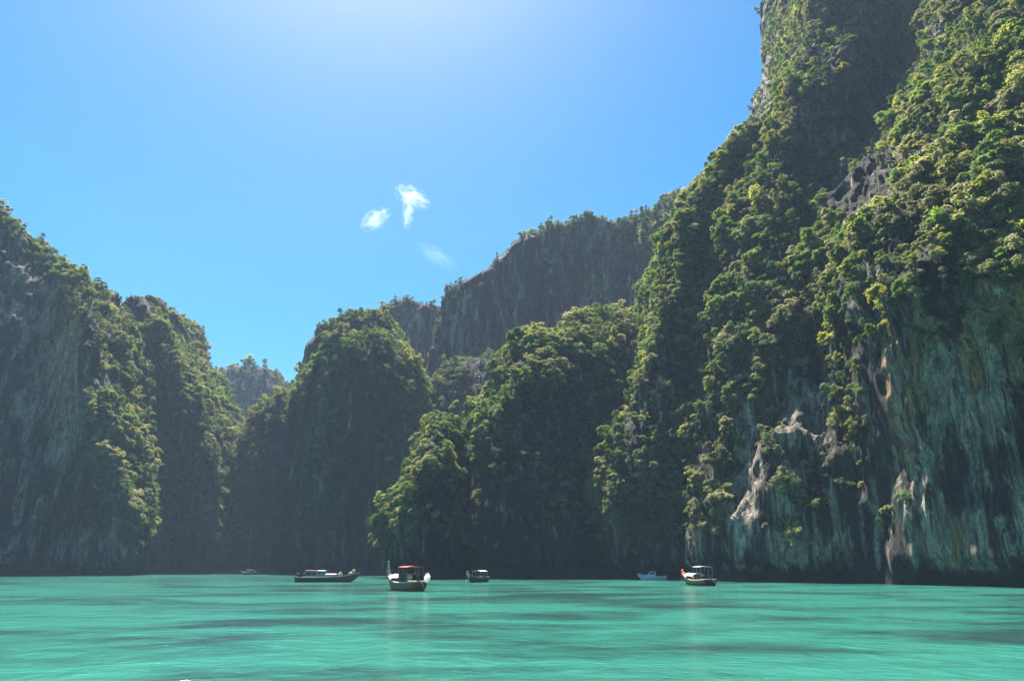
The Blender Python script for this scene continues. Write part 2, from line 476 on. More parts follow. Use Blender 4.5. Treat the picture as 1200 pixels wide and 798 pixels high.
cliff('right wall', 'tall overgrown limestone cliff towering on the right with streaked overhangs', RY, 0.55, back=60, bare=0.32, amp=1.0, notch=2.6, seed=1, size=(1.3, 2.9),
      zones=[(1120, 500, 90, 175, 0.07), (1180, 580, 50, 90, 0.35), (875, 570, 22, 110, 0.10), (945, 490, 45, 70, 0.25), (985, 520, 80, 150, 0.35), (890, 95, 22, 75, 0.25),
             (1000, 180, 65, 85, 0.18), (1075, 70, 50, 90, 0.7), (790, 660, 90, 18, 0.3), (1000, 650, 260, 22, 0.2), (1150, 230, 90, 80, 1.3), (850, 350, 60, 250, 1.2), (760, 590, 45, 60, 1.3)],
      ochre=[(1150, 400, 52, 110, 1.0), (1205, 370, 34, 90, 1.0), (1060, 440, 26, 110, 0.8), (1110, 630, 40, 40, 0.5), (960, 650, 60, 22, 0.4)],
      pale=[(1075, 480, 36, 190, 0.9), (1160, 400, 55, 120, 0.9), (872, 570, 22, 100, 1.2), (945, 490, 40, 60, 0.7), (1130, 630, 80, 40, 0.7), (930, 640, 100, 25, 0.5), (895, 90, 16, 70, 0.7)])

A = lambda u, v, y: (u, v, y - 20)
cliff('left wall', 'big left-hand limestone cliff with pale rock streaks and a sunlit leafy ridge', [
    [(-200, 195), (-60, 208), (20, 220), (70, 226), (112, 220), (142, 209), (158, 220), (168, 244)],
    [A(-200, 600, 217), A(-60, 600, 230), A(20, 600, 243), A(70, 600, 249), A(112, 600, 243), A(142, 600, 231), A(162, 600, 246), A(181, 600, 272)],
    [A(-200, 520, 220), A(-60, 520, 233), A(20, 520, 246), A(66, 520, 252), A(98, 520, 246), A(121, 520, 234), A(150, 520, 252), A(177, 520, 280)],
    [A(-200, 440, 222), A(-60, 440, 236), A(20, 440, 249), A(58, 440, 256), A(84, 440, 251), A(104, 440, 240), A(133, 440, 260), A(160, 440, 288)],
    [A(-200, 380, 225), A(-60, 380, 239), A(20, 380, 252), A(54, 380, 260), A(78, 380, 256), A(98, 380, 247), A(123, 380, 268), A(146, 380, 296)],
    [A(-200, 310, 228), A(-60, 320, 242), A(15, 330, 257), A(48, 335, 264), A(72, 338, 262), A(92, 340, 258), A(107, 348, 276), A(119, 358, 302)],
    [A(-200, 159, 240), A(-60, 224, 250), A(12, 271, 266), A(46, 307, 272), A(70, 324, 275), A(92, 328, 278), A(104, 337, 292), A(114, 347, 312)]],
    1.5, amp=1.0, notch=1.5, seed=2, size=(1.8, 3.6), flute=1.3,
    zones=[(62, 440, 46, 120, 0.08), (25, 470, 75, 200, 0.16), (40, 600, 70, 60, 0.25), (60, 640, 150, 28, 0.2), (20, 380, 30, 60, 0.5), (150, 500, 30, 160, 1.3)],
    ochre=[(72, 400, 26, 100, 1.0)], pale=[(60, 450, 40, 110, 0.6), (60, 640, 120, 24, 0.4)])

cliff('second left tower', 'dark green limestone tower beside the left cliff with a bulging leafy right edge', [
    [(140, 280), (180, 275), (215, 266), (240, 263), (254, 278), (266, 307)],
    [(144, 600, 282), (180, 600, 276), (215, 600, 269), (240, 600, 264), (259, 600, 282), (274, 600, 311)],
    [(144, 540, 284), (185, 540, 279), (215, 540, 272), (244, 540, 267), (268, 540, 286), (288, 540, 317)],
    [(144, 480, 287), (178, 480, 282), (206, 480, 276), (222.4, 480, 273), (240.6, 480, 294), (256, 480, 325)],
    [(144, 430, 291), (172, 430, 286), (192, 430, 281), (202.6, 430, 280), (215.4, 430, 302), (225, 430, 331)],
    [(144, 385, 295), (162, 385, 290), (176, 385, 287), (183.8, 385, 287), (192.2, 387, 308), (198, 390, 337)],
    [(146, 370, 301), (150, 350, 300), (162, 347, 301), (172.2, 349, 305), (179.8, 354, 322), (187, 362, 345)]],
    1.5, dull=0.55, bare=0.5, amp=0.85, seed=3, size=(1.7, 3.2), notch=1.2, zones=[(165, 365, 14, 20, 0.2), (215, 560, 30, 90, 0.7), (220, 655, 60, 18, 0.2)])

cliff('far notch hill', 'small distant grey-blue rock hill in the gap between the left towers', [
    [(215, 520), (245, 515), (272, 508), (298, 512), (322, 518), (345, 525)],
    [(220, 560, 522), (247, 560, 517), (272, 560, 508), (298, 560, 514), (320, 560, 520), (340, 560, 527)],
    [(228, 473, 525), (250, 473, 520), (274, 471, 512), (298, 473, 518), (320, 475, 524), (335, 483, 530)],
    [(238, 445, 535), (252, 436, 530), (276, 434, 528), (298, 433, 530), (312, 438, 534), (321, 451, 538)]],
    3.0, amp=1.0, seed=4, size=(2.5, 4.5), density=0.75, back=60)

cliff('middle tower', 'rounded shaded limestone tower left of centre with a leafy crown', [
    [(262, 302), (300, 274), (340, 253), (365, 235), (385, 228), (430, 228), (470, 238), (500, 275)],
    [(268, 600, 304), (305, 600, 277), (345, 600, 254), (368, 600, 237), (390, 600, 229), (432, 600, 230), (472, 600, 241), (503, 600, 278)],
    [(275, 540, 306), (310, 540, 280), (348, 540, 256), (372, 540, 239), (392, 540, 232), (434, 540, 233), (474, 540, 244), (503, 540, 280)],
    [(290, 506, 310), (321, 506, 282), (354, 506, 258), (374, 500, 241), (395, 500, 235), (435, 500, 236), (474, 500, 246), (500, 500, 282)],
    [(294, 494, 314), (324, 478, 288), (353, 468, 264), (374, 455, 246), (398, 450, 239), (437, 450, 240), (472, 452, 250), (492, 468, 286)],
    [(296, 491, 325), (326, 472, 302), (354, 458, 276), (380, 422, 252), (402, 418, 244), (436, 416, 245), (466, 420, 256), (480, 436, 292)],
    [(298, 490, 340), (328, 470, 317), (356, 454, 288), (390, 404, 258), (412, 397, 252), (432, 395, 253), (451, 399, 264), (466, 414, 300)]],
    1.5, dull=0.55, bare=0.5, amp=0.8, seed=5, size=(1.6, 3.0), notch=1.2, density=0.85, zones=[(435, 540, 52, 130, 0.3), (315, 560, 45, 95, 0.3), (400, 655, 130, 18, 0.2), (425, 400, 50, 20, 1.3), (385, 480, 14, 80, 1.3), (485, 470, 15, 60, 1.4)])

cliff('middle cap', 'leafy domed rock cap rising behind the rounded middle tower', [
    [(345, 300), (366, 292), (388, 287), (412, 286), (442, 288), (470, 293), (490, 300)],
    [(350, 470, 300), (366, 470, 292), (388, 470, 287), (412, 470, 286), (442, 470, 288), (470, 470, 293), (486, 470, 300)],
    [(355, 420, 300), (368, 418, 293), (388, 416, 289), (412, 414, 288), (442, 414, 290), (464, 416, 295), (476, 420, 302)],
    [(361, 402, 303), (371, 390, 298), (388, 379, 296), (410, 371, 296), (437, 371, 298), (454, 382, 302), (466, 400, 306)]],
    1.6, amp=0.7, seed=6, size=(1.6, 3.0), zones=[(366, 405, 12, 16, 0.2)])

cliff('middle far plateau', 'flat-topped bare grey rock wall far behind the middle tower', [
    [(425, 400), (450, 392), (475, 388), (500, 388), (522, 392), (548, 400)],
    [(430, 470, 402), (452, 470, 394), (476, 470, 390), (500, 470, 390), (522, 470, 394), (545, 470, 402)],
    [(438, 395, 404), (455, 392, 396), (477, 390, 392), (500, 390, 392), (521, 390, 396), (540, 392, 404)],
    [(446, 366, 408), (457, 360, 402), (477, 355, 400), (500, 353, 400), (519, 359, 404), (530, 368, 408)]],
    2.2, amp=0.9, seed=7, size=(2.0, 3.6), density=0.55, zones=[(495, 400, 40, 40, 0.3)])

cliff('central back wall', 'high purplish-grey rock wall at the centre with a long sloping skyline', [
    [(500, 345), (527, 338), (548, 332), (578, 330), (615, 330), (660, 332), (705, 330), (750, 318), (800, 300), (870, 285)],
    [(505, 500, 345), (527, 500, 338), (548, 500, 334), (578, 500, 332), (615, 500, 332), (660, 500, 334), (705, 500, 332), (750, 500, 320), (800, 500, 302), (870, 500, 287)],
    [(513, 420, 347), (529, 420, 340), (549, 420, 336), (579, 415, 334), (615, 410, 334), (660, 400, 336), (705, 395, 334), (750, 390, 322), (800, 385, 304), (870, 380, 290)],
    [(518, 365, 350), (531, 362, 343), (550, 355, 339), (580, 345, 337), (616, 330, 337), (660, 322, 339), (705, 315, 336), (748, 305, 326), (798, 290, 310), (865, 270, 296)],
    [(524, 342, 354), (534, 335, 348), (552, 326, 344), (576, 311, 343), (608, 285, 344), (656, 268, 346), (703, 260, 344), (738, 261, 340), (790, 235, 325), (860, 190, 312)]],
    1.9, amp=1.1, seed=8, size=(1.8, 3.6), density=0.8, flute=1.2,
    zones=[(620, 350, 95, 75, 0.22), (720, 340, 50, 45, 0.15), (548, 370, 25, 45, 0.25), (755, 270, 40, 30, 1.4), (640, 440, 130, 50, 0.6)], ochre=[(705, 335, 30, 14, 0.4)])

cliff('central shoulder', 'shaded sloping shoulder of rock below the high central wall', [
    [(478, 296), (497, 281), (520, 270), (545, 268), (590, 268), (650, 272), (720, 280)],
    [(480, 600, 298), (498, 600, 283), (520, 600, 272), (545, 600, 270), (590, 600, 270), (650, 600, 274), (720, 600, 282)],
    [(486, 530, 300), (500, 525, 285), (522, 520, 274), (547, 520, 272), (590, 520, 272), (650, 520, 276), (720, 520, 284)],
    [(492, 492, 304), (503, 478, 290), (524, 468, 279), (549, 462, 278), (590, 462, 278), (650, 462, 282), (720, 462, 288)],
    [(495, 486, 312), (506, 456, 301), (526, 430, 294), (552, 424, 293), (592, 420, 292), (650, 420, 294), (720, 420, 298)]],
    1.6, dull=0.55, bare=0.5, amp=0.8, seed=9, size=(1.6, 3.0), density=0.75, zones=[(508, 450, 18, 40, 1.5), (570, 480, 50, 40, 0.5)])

cliff('front buttress', 'pyramid-shaped green buttress at the centre with a sunlit left ridge', [
    [(528, 178), (550, 154), (590, 147), (640, 149), (690, 155), (740, 165), (790, 175)],
    [(522, 620, 180), (548, 620, 156), (590, 620, 149), (640, 620, 151), (690, 620, 157), (740, 620, 167), (790, 620, 177)],
    [(541, 560, 184), (560, 560, 160), (595, 560, 153), (640, 560, 155), (690, 560, 162), (740, 560, 172), (790, 560, 182)],
    [(556, 512, 190), (572, 512, 165), (602, 512, 158), (645, 512, 160), (692, 512, 168), (742, 512, 178), (790, 512, 188)],
    [(586, 462, 197), (597, 460, 172), (616, 460, 164), (650, 460, 166), (695, 458, 175), (745, 458, 187), (790, 458, 197)],
    [(601, 430, 203), (607, 426, 178), (623, 426, 170), (652, 426, 172), (698, 424, 183), (747, 424, 200), (790, 424, 210)],
    [(603, 408, 210), (612, 404, 185), (629, 403, 177), (655, 406, 178), (700, 398, 195), (748, 398, 212), (790, 398, 220)],
    [(611, 403, 220), (618, 400, 194), (632, 399, 186), (658, 401, 190), (702, 377, 212), (748, 372, 222), (790, 366, 230)]],
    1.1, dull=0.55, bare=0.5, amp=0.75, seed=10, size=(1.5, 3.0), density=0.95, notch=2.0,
    zones=[(650, 560, 90, 120, 0.42), (620, 668, 120, 14, 0.1), (570, 490, 30, 90, 1.4), (690, 385, 90, 25, 1.5), (735, 470, 40, 70, 0.5), (640, 430, 40, 40, 1.3)])

cliff('front foot', 'small leafy rock spire at the left foot of the central buttress', [
    [(450, 165), (466, 154), (490, 147), (515, 148), (540, 158)],
    [(455, 620, 166), (470, 620, 155), (492, 620, 148), (516, 620, 149), (538, 620, 159)],
    [(469, 582, 168), (480, 582, 157), (497, 582, 150), (518, 582, 151), (538, 582, 161)],
    [(486, 543, 171), (494, 542, 161), (506, 542, 154), (521, 542, 155), (537, 543, 165)],
    [(499, 516, 174), (505, 513, 165), (513, 512, 159), (523, 513, 160), (534, 518, 169)],
    [(507, 504, 178), (511, 501, 170), (516, 500, 165), (521, 501, 166), (527, 507, 173)]],
    0.9, dull=0.55, bare=0.5, amp=0.45, back=18, seed=12, size=(1.2, 2.3), density=1.1, notch=1.2)

# ------------------------------------------------------------------ bush and tree prototypes
def leaf_cloud(lobes, n_leaf, leaf, rng, up_bias=0.9, jitter=0.30):
    """many small leaf quads on the shells of several lobes"""
    lobes = np.array(lobes)
    w = lobes[:, 3] ** 2; w /= w.sum()
    k = rng.choice(len(lobes), n_leaf, p=w)
    dirs = rng.normal(size=(n_leaf, 3)); dirs /= np.linalg.norm(dirs, axis=1, keepdims=True)
    dirs[:, 2] = np.where(dirs[:, 2] < -0.35, -dirs[:, 2], dirs[:, 2])
    bump = 1 + 0.22 * vnoise(dirs * 2.3 + k[:, None] * 7.7, 3)
    rad = lobes[k, 3] * bump * (1 - np.abs(rng.normal(0, jitter, n_leaf)))
    stray = rng.random(n_leaf) < 0.14
    rad = np.where(stray, rad * rng.uniform(1.1, 1.9, n_leaf), rad)
    c = lobes[k, :3] + dirs * rad[:, None] * np.array([1, 1, 0.72])
    nrm = dirs + np.array([0, 0, up_bias]) + rng.normal(0, 0.55, (n_leaf, 3))
    nrm /= np.linalg.norm(nrm, axis=1, keepdims=True)
    t = np.cross(nrm, rng.normal(size=(n_leaf, 3))); t /= np.linalg.norm(t, axis=1, keepdims=True)
    b = np.cross(nrm, t)
    s = leaf * rng.uniform(0.6, 1.35, n_leaf)[:, None]
    q = np.stack([c - t * s, c - b * s * 0.42 + nrm * s * .12, c + t * s, c + b * s * 0.42 + nrm * s * .12], 1)
    return q.reshape(-1, 3), np.arange(n_leaf * 4).reshape(-1, 4)

def stem_geo(paths):
    V, F = [], []
    for path in paths:
        base = len(V)
        for (x, y, z, r) in path:
            for a in range(5):
                V.append((x + r * math.cos(a * 1.2566), y + r * math.sin(a * 1.2566), z))
        for i in range(len(path) - 1):
            for a in range(5):
                p, q = base + i * 5 + a, base + i * 5 + (a + 1) % 5
                F.append((p, q, q + 5, p + 5))
    return np.array(V), np.array(F)

def make_plant(name, kind, mat, rng):
    """a crown of many small lobes gathered round a few boughs"""
    boughs, paths, lobes = [], [], []
    if kind == 'round':
        for k in range(7):
            a = rng.uniform(0, 6.28); r = rng.uniform(0.1, 0.55)
            boughs.append((r * math.cos(a), r * math.sin(a), rng.uniform(0.15, 0.75), 0.34))
    elif kind == 'spread':
        for k in range(8):
            a = rng.uniform(0, 6.28); r = rng.uniform(0.1, 0.85)
            boughs.append((r * math.cos(a), r * math.sin(a), rng.uniform(0.4, 0.75) - 0.25 * r, 0.26))
    elif kind == 'hang':
        for k in range(8):
            boughs.append((rng.uniform(-.3, .3), rng.uniform(-.2, .2), 0.5 - k * 0.26, 0.28 * (1 - k * .05)))
    elif kind == 'scraggly':
        for k in range(9):
            a = rng.uniform(0, 6.28); r = rng.uniform(0.3, 1.0)
            boughs.append((r * math.cos(a), r * math.sin(a), rng.uniform(0.0, 1.0), rng.uniform(0.12, 0.22)))
    elif kind == 'creeper':
        for k in range(11):
            boughs.append((rng.uniform(-.45, .45) * (1 - k * .06), rng.uniform(-.12, .12), 0.5 - k * 0.3, 0.24 * (1 - k * .05)))
    else:
        for k in range(8):
            a = rng.uniform(0, 6.28); z = rng.uniform(0.2, 1.5); r = 0.42 * (1 - abs(z - 0.8) / 1.2)
            boughs.append((r * math.cos(a), r * math.sin(a), z, 0.28))
    for (x, y, z, r) in boughs:
        for q in range(4):
            d = rng.normal(size=3); d /= np.linalg.norm(d); d[2] = abs(d[2]) * 0.8
            rr = r * rng.uniform(0.35, 0.75)
            lobes.append((x + d[0] * r * .75, y + d[1] * r * .75, z + d[2] * r * .75, rr))
    n = 1500 if kind == 'scraggly' else 3000; leaf = 0.056
    V, F = leaf_cloud(lobes, n, leaf, rng)
    for lb in boughs[:6]:
        paths.append([(0, 0, -0.45, 0.055), (lb[0] * .4, lb[1] * .4, lb[2] * .4, 0.035), (lb[0], lb[1], lb[2], 0.012)])
    SV, SF = stem_geo(paths)
    mi = np.concatenate([np.zeros(len(F)), np.ones(len(SF))])
    return mesh_np(name, np.concatenate([V, SV]), np.concatenate([F, SF + len(V)]), mats=[mat, BARK], mat_index=mi)

PROTO = []
for t, mat in enumerate((LEAF_GREEN, LEAF_YELLOW, LEAF_OLIVE)):
    for k, kind in enumerate(('round', 'spread', 'hang', 'tall', 'scraggly', 'creeper')):
        rng = np.random.default_rng(100 + t * 10 + k)
        PROTO.append(make_plant('foliage', kind, mat, rng))
PROTO_COL = bpy.data.collections.new('plant kinds')   # never linked: only instanced
for i, me in enumerate(PROTO):
    o = bpy.data.objects.new('plant_%02d' % i, me)
    PROTO_COL.objects.link(o)

# ------------------------------------------------------------------ scatter vegetation over the cliffs
ALL = dict(p=[], r=[], s=[], i=[], n=[], c=[])
for ci, c in enumerate(CLIFFS):
    P, N, F = c['P'], c['N'], c['F']
    fp = P[F].mean(1); fn = N[F].mean(1)
    a = np.linalg.norm(np.cross(P[F[:, 2]] - P[F[:, 0]], P[F[:, 3]] - P[F[:, 1]]), axis=1) * 0.5
    fv = c['veg'][F].mean(1)
    view = np.array([0, 0, EYE]) - fp; view /= np.linalg.norm(view, axis=1, keepdims=True)
    facing = (fn * view).sum(1)
    u, v = project(fp)
    ok = (facing > -0.45) & (fp[:, 2] > 2) & (u > -120) & (u < 1330) & (v > -90) & (fv > 0.1)
    s0, s1 = c['size']
    mean_area = ((s0 + s1) / 2) ** 2 * 0.85
    lam = a * np.clip(fv, 0, 1.5) ** 1.2 / mean_area * ok * 2.5
    cnt = RNG.poisson(lam)
    f = np.repeat(np.arange(len(F)), cnt)
    m = len(f)
    uu, vv = RNG.random(m)[:, None], RNG.random(m)[:, None]
    q = P[F[f]]
    pt = (q[:, 0] * (1 - uu) + q[:, 1] * uu) * (1 - vv) + (q[:, 3] * (1 - uu) + q[:, 2] * uu) * vv
    nn = fn[f]
    tiny = RNG.random(m) < 0.38
    huge = RNG.random(m) < 0.05
    clump = vnoise(pt / 9.0, c['seed'] + 60)
    sc = (s0 * 0.75 + (s1 * 1.12 - s0 * 0.75) * RNG.random(m) ** 2.0) * (0.62 + 0.38 * np.clip(fv[f], 0, 1)) * (1 + 0.3 * clump) * 0.93
    sc = np.where(tiny, sc * RNG.uniform(0.35, 0.65, m), np.where(huge, sc * 1.35, sc))
    # kind: drooping ones where the wall is steep, tall ones where it is not
    steep = 1 - nn[:, 2]
    kr = RNG.random(m)
    kind = np.where(kr < 0.28, 0, np.where(kr < 0.52, 1, np.where(kr < 0.74, 3, 4)))
    kind = np.where((kr > 0.80) & (steep > 0.7), np.where(kr > 0.9, 5, 2), kind)
    tn = np.clip(RNG.random(m) + 0.35 * vnoise(pt / 14.0, c['seed'] + 90), 0, 1)
    tone = np.where(tn < c['tones'][0], 0, np.where(tn < c['tones'][0] + c['tones'][1], 1, 2))
    up = np.array([0, 0, 1.0]) * 0.75 + nn * np.where((kind == 2) | (kind == 5), 0.15, 0.55)[:, None] + RNG.normal(0, 0.12, (m, 3))
    rot = np.empty((m, 3))
    for j in range(m):
        qd = Vector(up[j]).to_track_quat('Z', 'Y')
        e = (qd @ Euler((0, 0, RNG.random() * 6.283)).to_quaternion()).to_euler()
        rot[j] = e
    ALL['p'].append(pt + nn * (np.where(kind == 4, 0.05, 0.2) * sc)[:, None]); ALL['r'].append(rot); ALL['s'].append(sc)
    ALL['i'].append(tone * 6 + kind); ALL['n'].append(nn); ALL['c'].append(np.full(m, ci))
ALL = {k: np.concatenate(v) for k, v in ALL.items()}
print('plants', len(ALL['s']))

# the 300 that show largest become trees of their own
u, v = project(ALL['p'])
inside = (u > 4) & (u < 1196) & (v > 4) & (v < 680)
dist = np.linalg.norm(ALL['p'] - np.array([0, 0, EYE]), axis=1)
score = ALL['s'] / dist * inside
order = np.argsort(-score)
trees = {}
for ci, c in enumerate(CLIFFS):
    trees[ci] = BVHTree.FromPolygons([tuple(x) for x in c['P']], [tuple(x) for x in c['F']])
chosen, taken = [], []
for k in order:
    if len(chosen) >= 300: break
    if score[k] <= 0: break
    p = ALL['p'][k] + ALL['n'][k] * 0.9 * ALL['s'][k] + np.array([0, 0, 0.5 * ALL['s'][k]])
    d = Vector(p) - Vector((0, 0, EYE)); L = d.length
    if any(t.ray_cast(Vector((0, 0, EYE)), d.normalized(), L - 0.1)[0] is not None for t in trees.values()):
        continue
    if taken and np.min(np.linalg.norm(np.array(taken) - p, axis=1)) < ALL['s'][k] * 0.75:
        continue
    taken.append(p); chosen.append(k)
TONE = ('deep green', 'yellow-green', 'grey-olive')
SHAPE = ('rounded', 'spreading', 'trailing', 'upright', 'straggly', 'curtain-like')
def zone_words(uu, vv, ci):
    nm = CLIFFS[ci]['name']
    if nm == 'right wall':
        if vv < 230:
            return 'high on the right cliff near its left skyline' if uu < 960 else ('on the ledges beside the high shaded hollow of the right cliff' if uu < 1070 else 'on the top slope above the overhang of the right cliff')
        if vv < 400:
            return 'on the upper left spur of the right cliff' if uu < 940 else ('on the hanging brow left of the streaked overhang' if uu < 1060 else 'on the lip of the streaked overhang')
        return 'on the lower left foot of the right cliff' if uu < 870 else 'in the dark hollow of the right cliff'
    return {'front buttress': 'on the pyramid-shaped central buttress', 'front foot': 'on the small spire beside the central buttress'}.get(nm, 'on the left-hand cliff')
for k in chosen:
    o = bpy.data.objects.new('cliff_tree', PROTO[ALL['i'][k]])
    COL.objects.link(o)
    o.location = ALL['p'][k]; o.rotation_euler = ALL['r'][k]; o.scale = (ALL['s'][k],) * 3
    tone, shape = TONE[ALL['i'][k] // 6], SHAPE[ALL['i'][k] % 6]
    z = zone_words(u[k], v[k], ALL['c'][k])
    tag(o, '%s %s tree %s' % (shape, tone, z), 'tree', '%s %s trees %s' % (shape, tone, z))
keep = np.ones(len(ALL['s']), bool); keep[chosen] = False

pm = bpy.data.meshes.new('cliff_vegetation')
pm.vertices.add(int(keep.sum()))
pm.vertices.foreach_set('co', ALL['p'][keep].astype(np.float32).ravel())
for nm, ty, key, fld in (('scale', 'FLOAT', 's', 'value'), ('turn', 'FLOAT_VECTOR', 'r', 'vector'), ('plant', 'INT', 'i', 'value')):
    a_ = pm.attributes.new(nm, ty, 'POINT')
    a_.data.foreach_set(fld, ALL[key][keep].astype(np.int32 if ty == 'INT' else np.float32).ravel())
veg = link('cliff_vegetation', pm)
tag(veg, 'dense mass of smaller trees and bushes covering the limestone cliffs', 'vegetation', kind='stuff')
ng = bpy.data.node_groups.new('plants on points', 'GeometryNodeTree')
ng.interface.new_socket('Geometry', in_out='INPUT', socket_type='NodeSocketGeometry')
ng.interface.new_socket('Geometry', in_out='OUTPUT', socket_type='NodeSocketGeometry')
gi, go = ng.nodes.new('NodeGroupInput'), ng.nodes.new('NodeGroupOutput')
iop = ng.nodes.new('GeometryNodeInstanceOnPoints')
cinfo = ng.nodes.new('GeometryNodeCollectionInfo')
cinfo.inputs['Collection'].default_value = PROTO_COL
cinfo.inputs['Separate Children'].default_value = True
cinfo.inputs['Reset Children'].default_value = True
iop.inputs['Pick Instance'].default_value = True
def named(name, ty):
    x = ng.nodes.new('GeometryNodeInputNamedAttribute'); x.data_type = ty; x.inputs['Name'].default_value = name
    return x.outputs['Attribute']
e2r = ng.nodes.new('FunctionNodeEulerToRotation')
ng.links.new(gi.outputs[0], iop.inputs['Points'])
ng.links.new(cinfo.outputs[0], iop.inputs['Instance'])
ng.links.new(named('plant', 'INT'), iop.inputs['Instance Index'])
ng.links.new(named('turn', 'FLOAT_VECTOR'), e2r.inputs[0])
ng.links.new(e2r.outputs[0], iop.inputs['Rotation'])
ng.links.new(named('scale', 'FLOAT'), iop.inputs['Scale'])
ng.links.new(iop.outputs[0], go.inputs[0])
md = veg.modifiers.new('plants', 'NODES'); md.node_group = ng

# ------------------------------------------------------------------ boats
class MB:
    def __init__(self): self.v, self.f = [], []
    def add(self, v, f):
        b = len(self.v); self.v += [tuple(x) for x in v]; self.f += [tuple(i + b for i in q) for q in f]; return self
    def box(self, x0, x1, y0, y1, z0, z1):
        v = [(x, y, z) for x in (x0, x1) for y in (y0, y1) for z in (z0, z1)]
        return self.add(v, [(0, 1, 3, 2), (4, 6, 7, 5), (0, 4, 5, 1), (2, 3, 7, 6), (0, 2, 6, 4), (1, 5, 7, 3)])
    def tube(self, pts, rad, n=8, cap=True):
        pts = [Vector(p) for p in pts]
        rad = rad if isinstance(rad, (list, tuple)) else [rad] * len(pts)
        V, F = [], []
        for i, p in enumerate(pts):
            d = (pts[min(i + 1, len(pts) - 1)] - pts[max(i - 1, 0)]).normalized()
            a = d.orthogonal().normalized(); b = d.cross(a)
            if i and a.dot(la) < 0.2:
                a = la - d * la.dot(d); a.normalize(); b = d.cross(a)
            la = a
            for k in range(n):
                t = 2 * math.pi * k / n
                V.append(p + (a * math.cos(t) + b * math.sin(t)) * rad[i])
        for i in range(len(pts) - 1):
            for k in range(n):
                F.append((i * n + k, i * n + (k + 1) % n, (i + 1) * n + (k + 1) % n, (i + 1) * n + k))
        if cap:
            F.append(tuple(range(n - 1, -1, -1))); F.append(tuple((len(pts) - 1) * n + k for k in range(n)))
        return self.add(V, F)
    def blob(self, c, r, seed=0, lump=0.15, seg=12, ring=8):
        V, F = [], []
        rx, ry, rz = r
        for i in range(ring + 1):
            th = math.pi * i / ring
            for k in range(seg):
                ph = 2 * math.pi * k / seg
                V.append((math.sin(th) * math.cos(ph), math.sin(th) * math.sin(ph), math.cos(th)))
        A_ = np.array(V); nz = 1 + lump * fbm(A_ * 1.7 + seed * 3.1, 2, seed)
        A_ = A_ * nz[:, None] * np.array([rx, ry, rz]) + np.array(c)
        for i in range(ring):
            for k in range(seg):
                F.append((i * seg + k, (i + 1) * seg + k, (i + 1) * seg + (k + 1) % seg, i * seg + (k + 1) % seg))
        return self.add(A_, F)
    def build(self, name, mat, parent=None, smooth_shade=False):
        me = bpy.data.meshes.new(name)
        bm = bmesh.new()
        vs = [bm.verts.new(p) for p in self.v]
        for q in self.f:
            try: bm.faces.new([vs[i] for i in q])
            except ValueError: pass
        bmesh.ops.remove_doubles(bm, verts=bm.verts, dist=1e-4)
        bmesh.ops.recalc_face_normals(bm, faces=bm.faces)
        for fc in bm.faces: fc.smooth = smooth_shade
        bm.to_mesh(me); bm.free()
        me.materials.append(mat)
        return link(name, me, parent)

M = dict(
    dark_wood=paint('dark varnished planks', (0.085, 0.045, 0.022), 0.75, 0.4),
    brown=paint('brown planks', (0.34, 0.14, 0.06), 0.5, 0.4),
    green=paint('dark green hull paint', (0.010, 0.026, 0.014), 0.5, 0.4),
    grey_green=paint('grey green hull paint', (0.10, 0.13, 0.10), 0.5, 0.4),
    white=paint('white boat paint', (0.78, 0.77, 0.74), 0.4, 0.2),
    pink=paint('faded pinkish white paint', (0.72, 0.55, 0.52), 0.5, 0.3),
    canvas=paint('pale canvas', (0.58, 0.53, 0.48), 0.85, 0.35),
    red=paint('red canvas', (0.55, 0.05, 0.03), 0.7, 0.3),
    orange=paint('orange red cloth', (0.75, 0.16, 0.08), 0.8, 0.2),
    steel=paint('greasy engine steel', (0.06, 0.06, 0.062), 0.45, 0.5, 8, 0.6),
    pole=paint('bare steel pole', (0.35, 0.35, 0.36), 0.4, 0.3, 5, 0.7),
    blue=paint('light blue tarpaulin', (0.30, 0.50, 0.75), 0.7, 0.2),
    garland=paint('green and yellow ribbons', (0.16, 0.22, 0.05), 0.8, 0.5),
    flower=paint('pink and yellow garland', (0.75, 0.45, 0.18), 0.8, 0.4),
    tan=paint('tan cloth', (0.55, 0.40, 0.24), 0.9, 0.3),
    black=paint('black rubber', (0.015, 0.015, 0.016), 0.6, 0.3),
    glass=paint('dark tinted glass', (0.01, 0.014, 0.02), 0.08, 0.1),
    navy=paint('navy stripe', (0.03, 0.05, 0.12), 0.4, 0.2),
)

def hull_shape(L, B, draft, freeboard, bow_rise, stern_rise=0.15, bow_w=0.04):
    T = np.linspace(0, 1, 33)
    beam, keel, sheer = [], [], []
    for t in T:
        w = math.sin(math.pi * min(1, 0.20 + 0.80 * t) ** 0.85) ** 0.75 if t < 0.999 else 0
        beam.append(max(bow_w, B / 2 * (0.3 + 0.7 * w) if t < 0.3 else B / 2 * w))
        keel.append(-draft + (freeboard + bow_rise * 0.8 + draft) * max(0, (t - 0.72) / 0.28) ** 2.2 + 0.12 * max(0, 0.2 - t) / 0.2)
        sheer.append(freeboard + bow_rise * max(0, (t - 0.35) / 0.65) ** 2.2 + stern_rise * max(0, (0.35 - t) / 0.35) ** 2)
    # smooth the beam so that it has no kink
    beam = np.array(beam)
    for _ in range(6):
        beam[1:-1] = (beam[:-2] + beam[1:-1] * 2 + beam[2:]) / 4
    return T * L - L / 2, beam, np.array(keel), np.array(sheer)

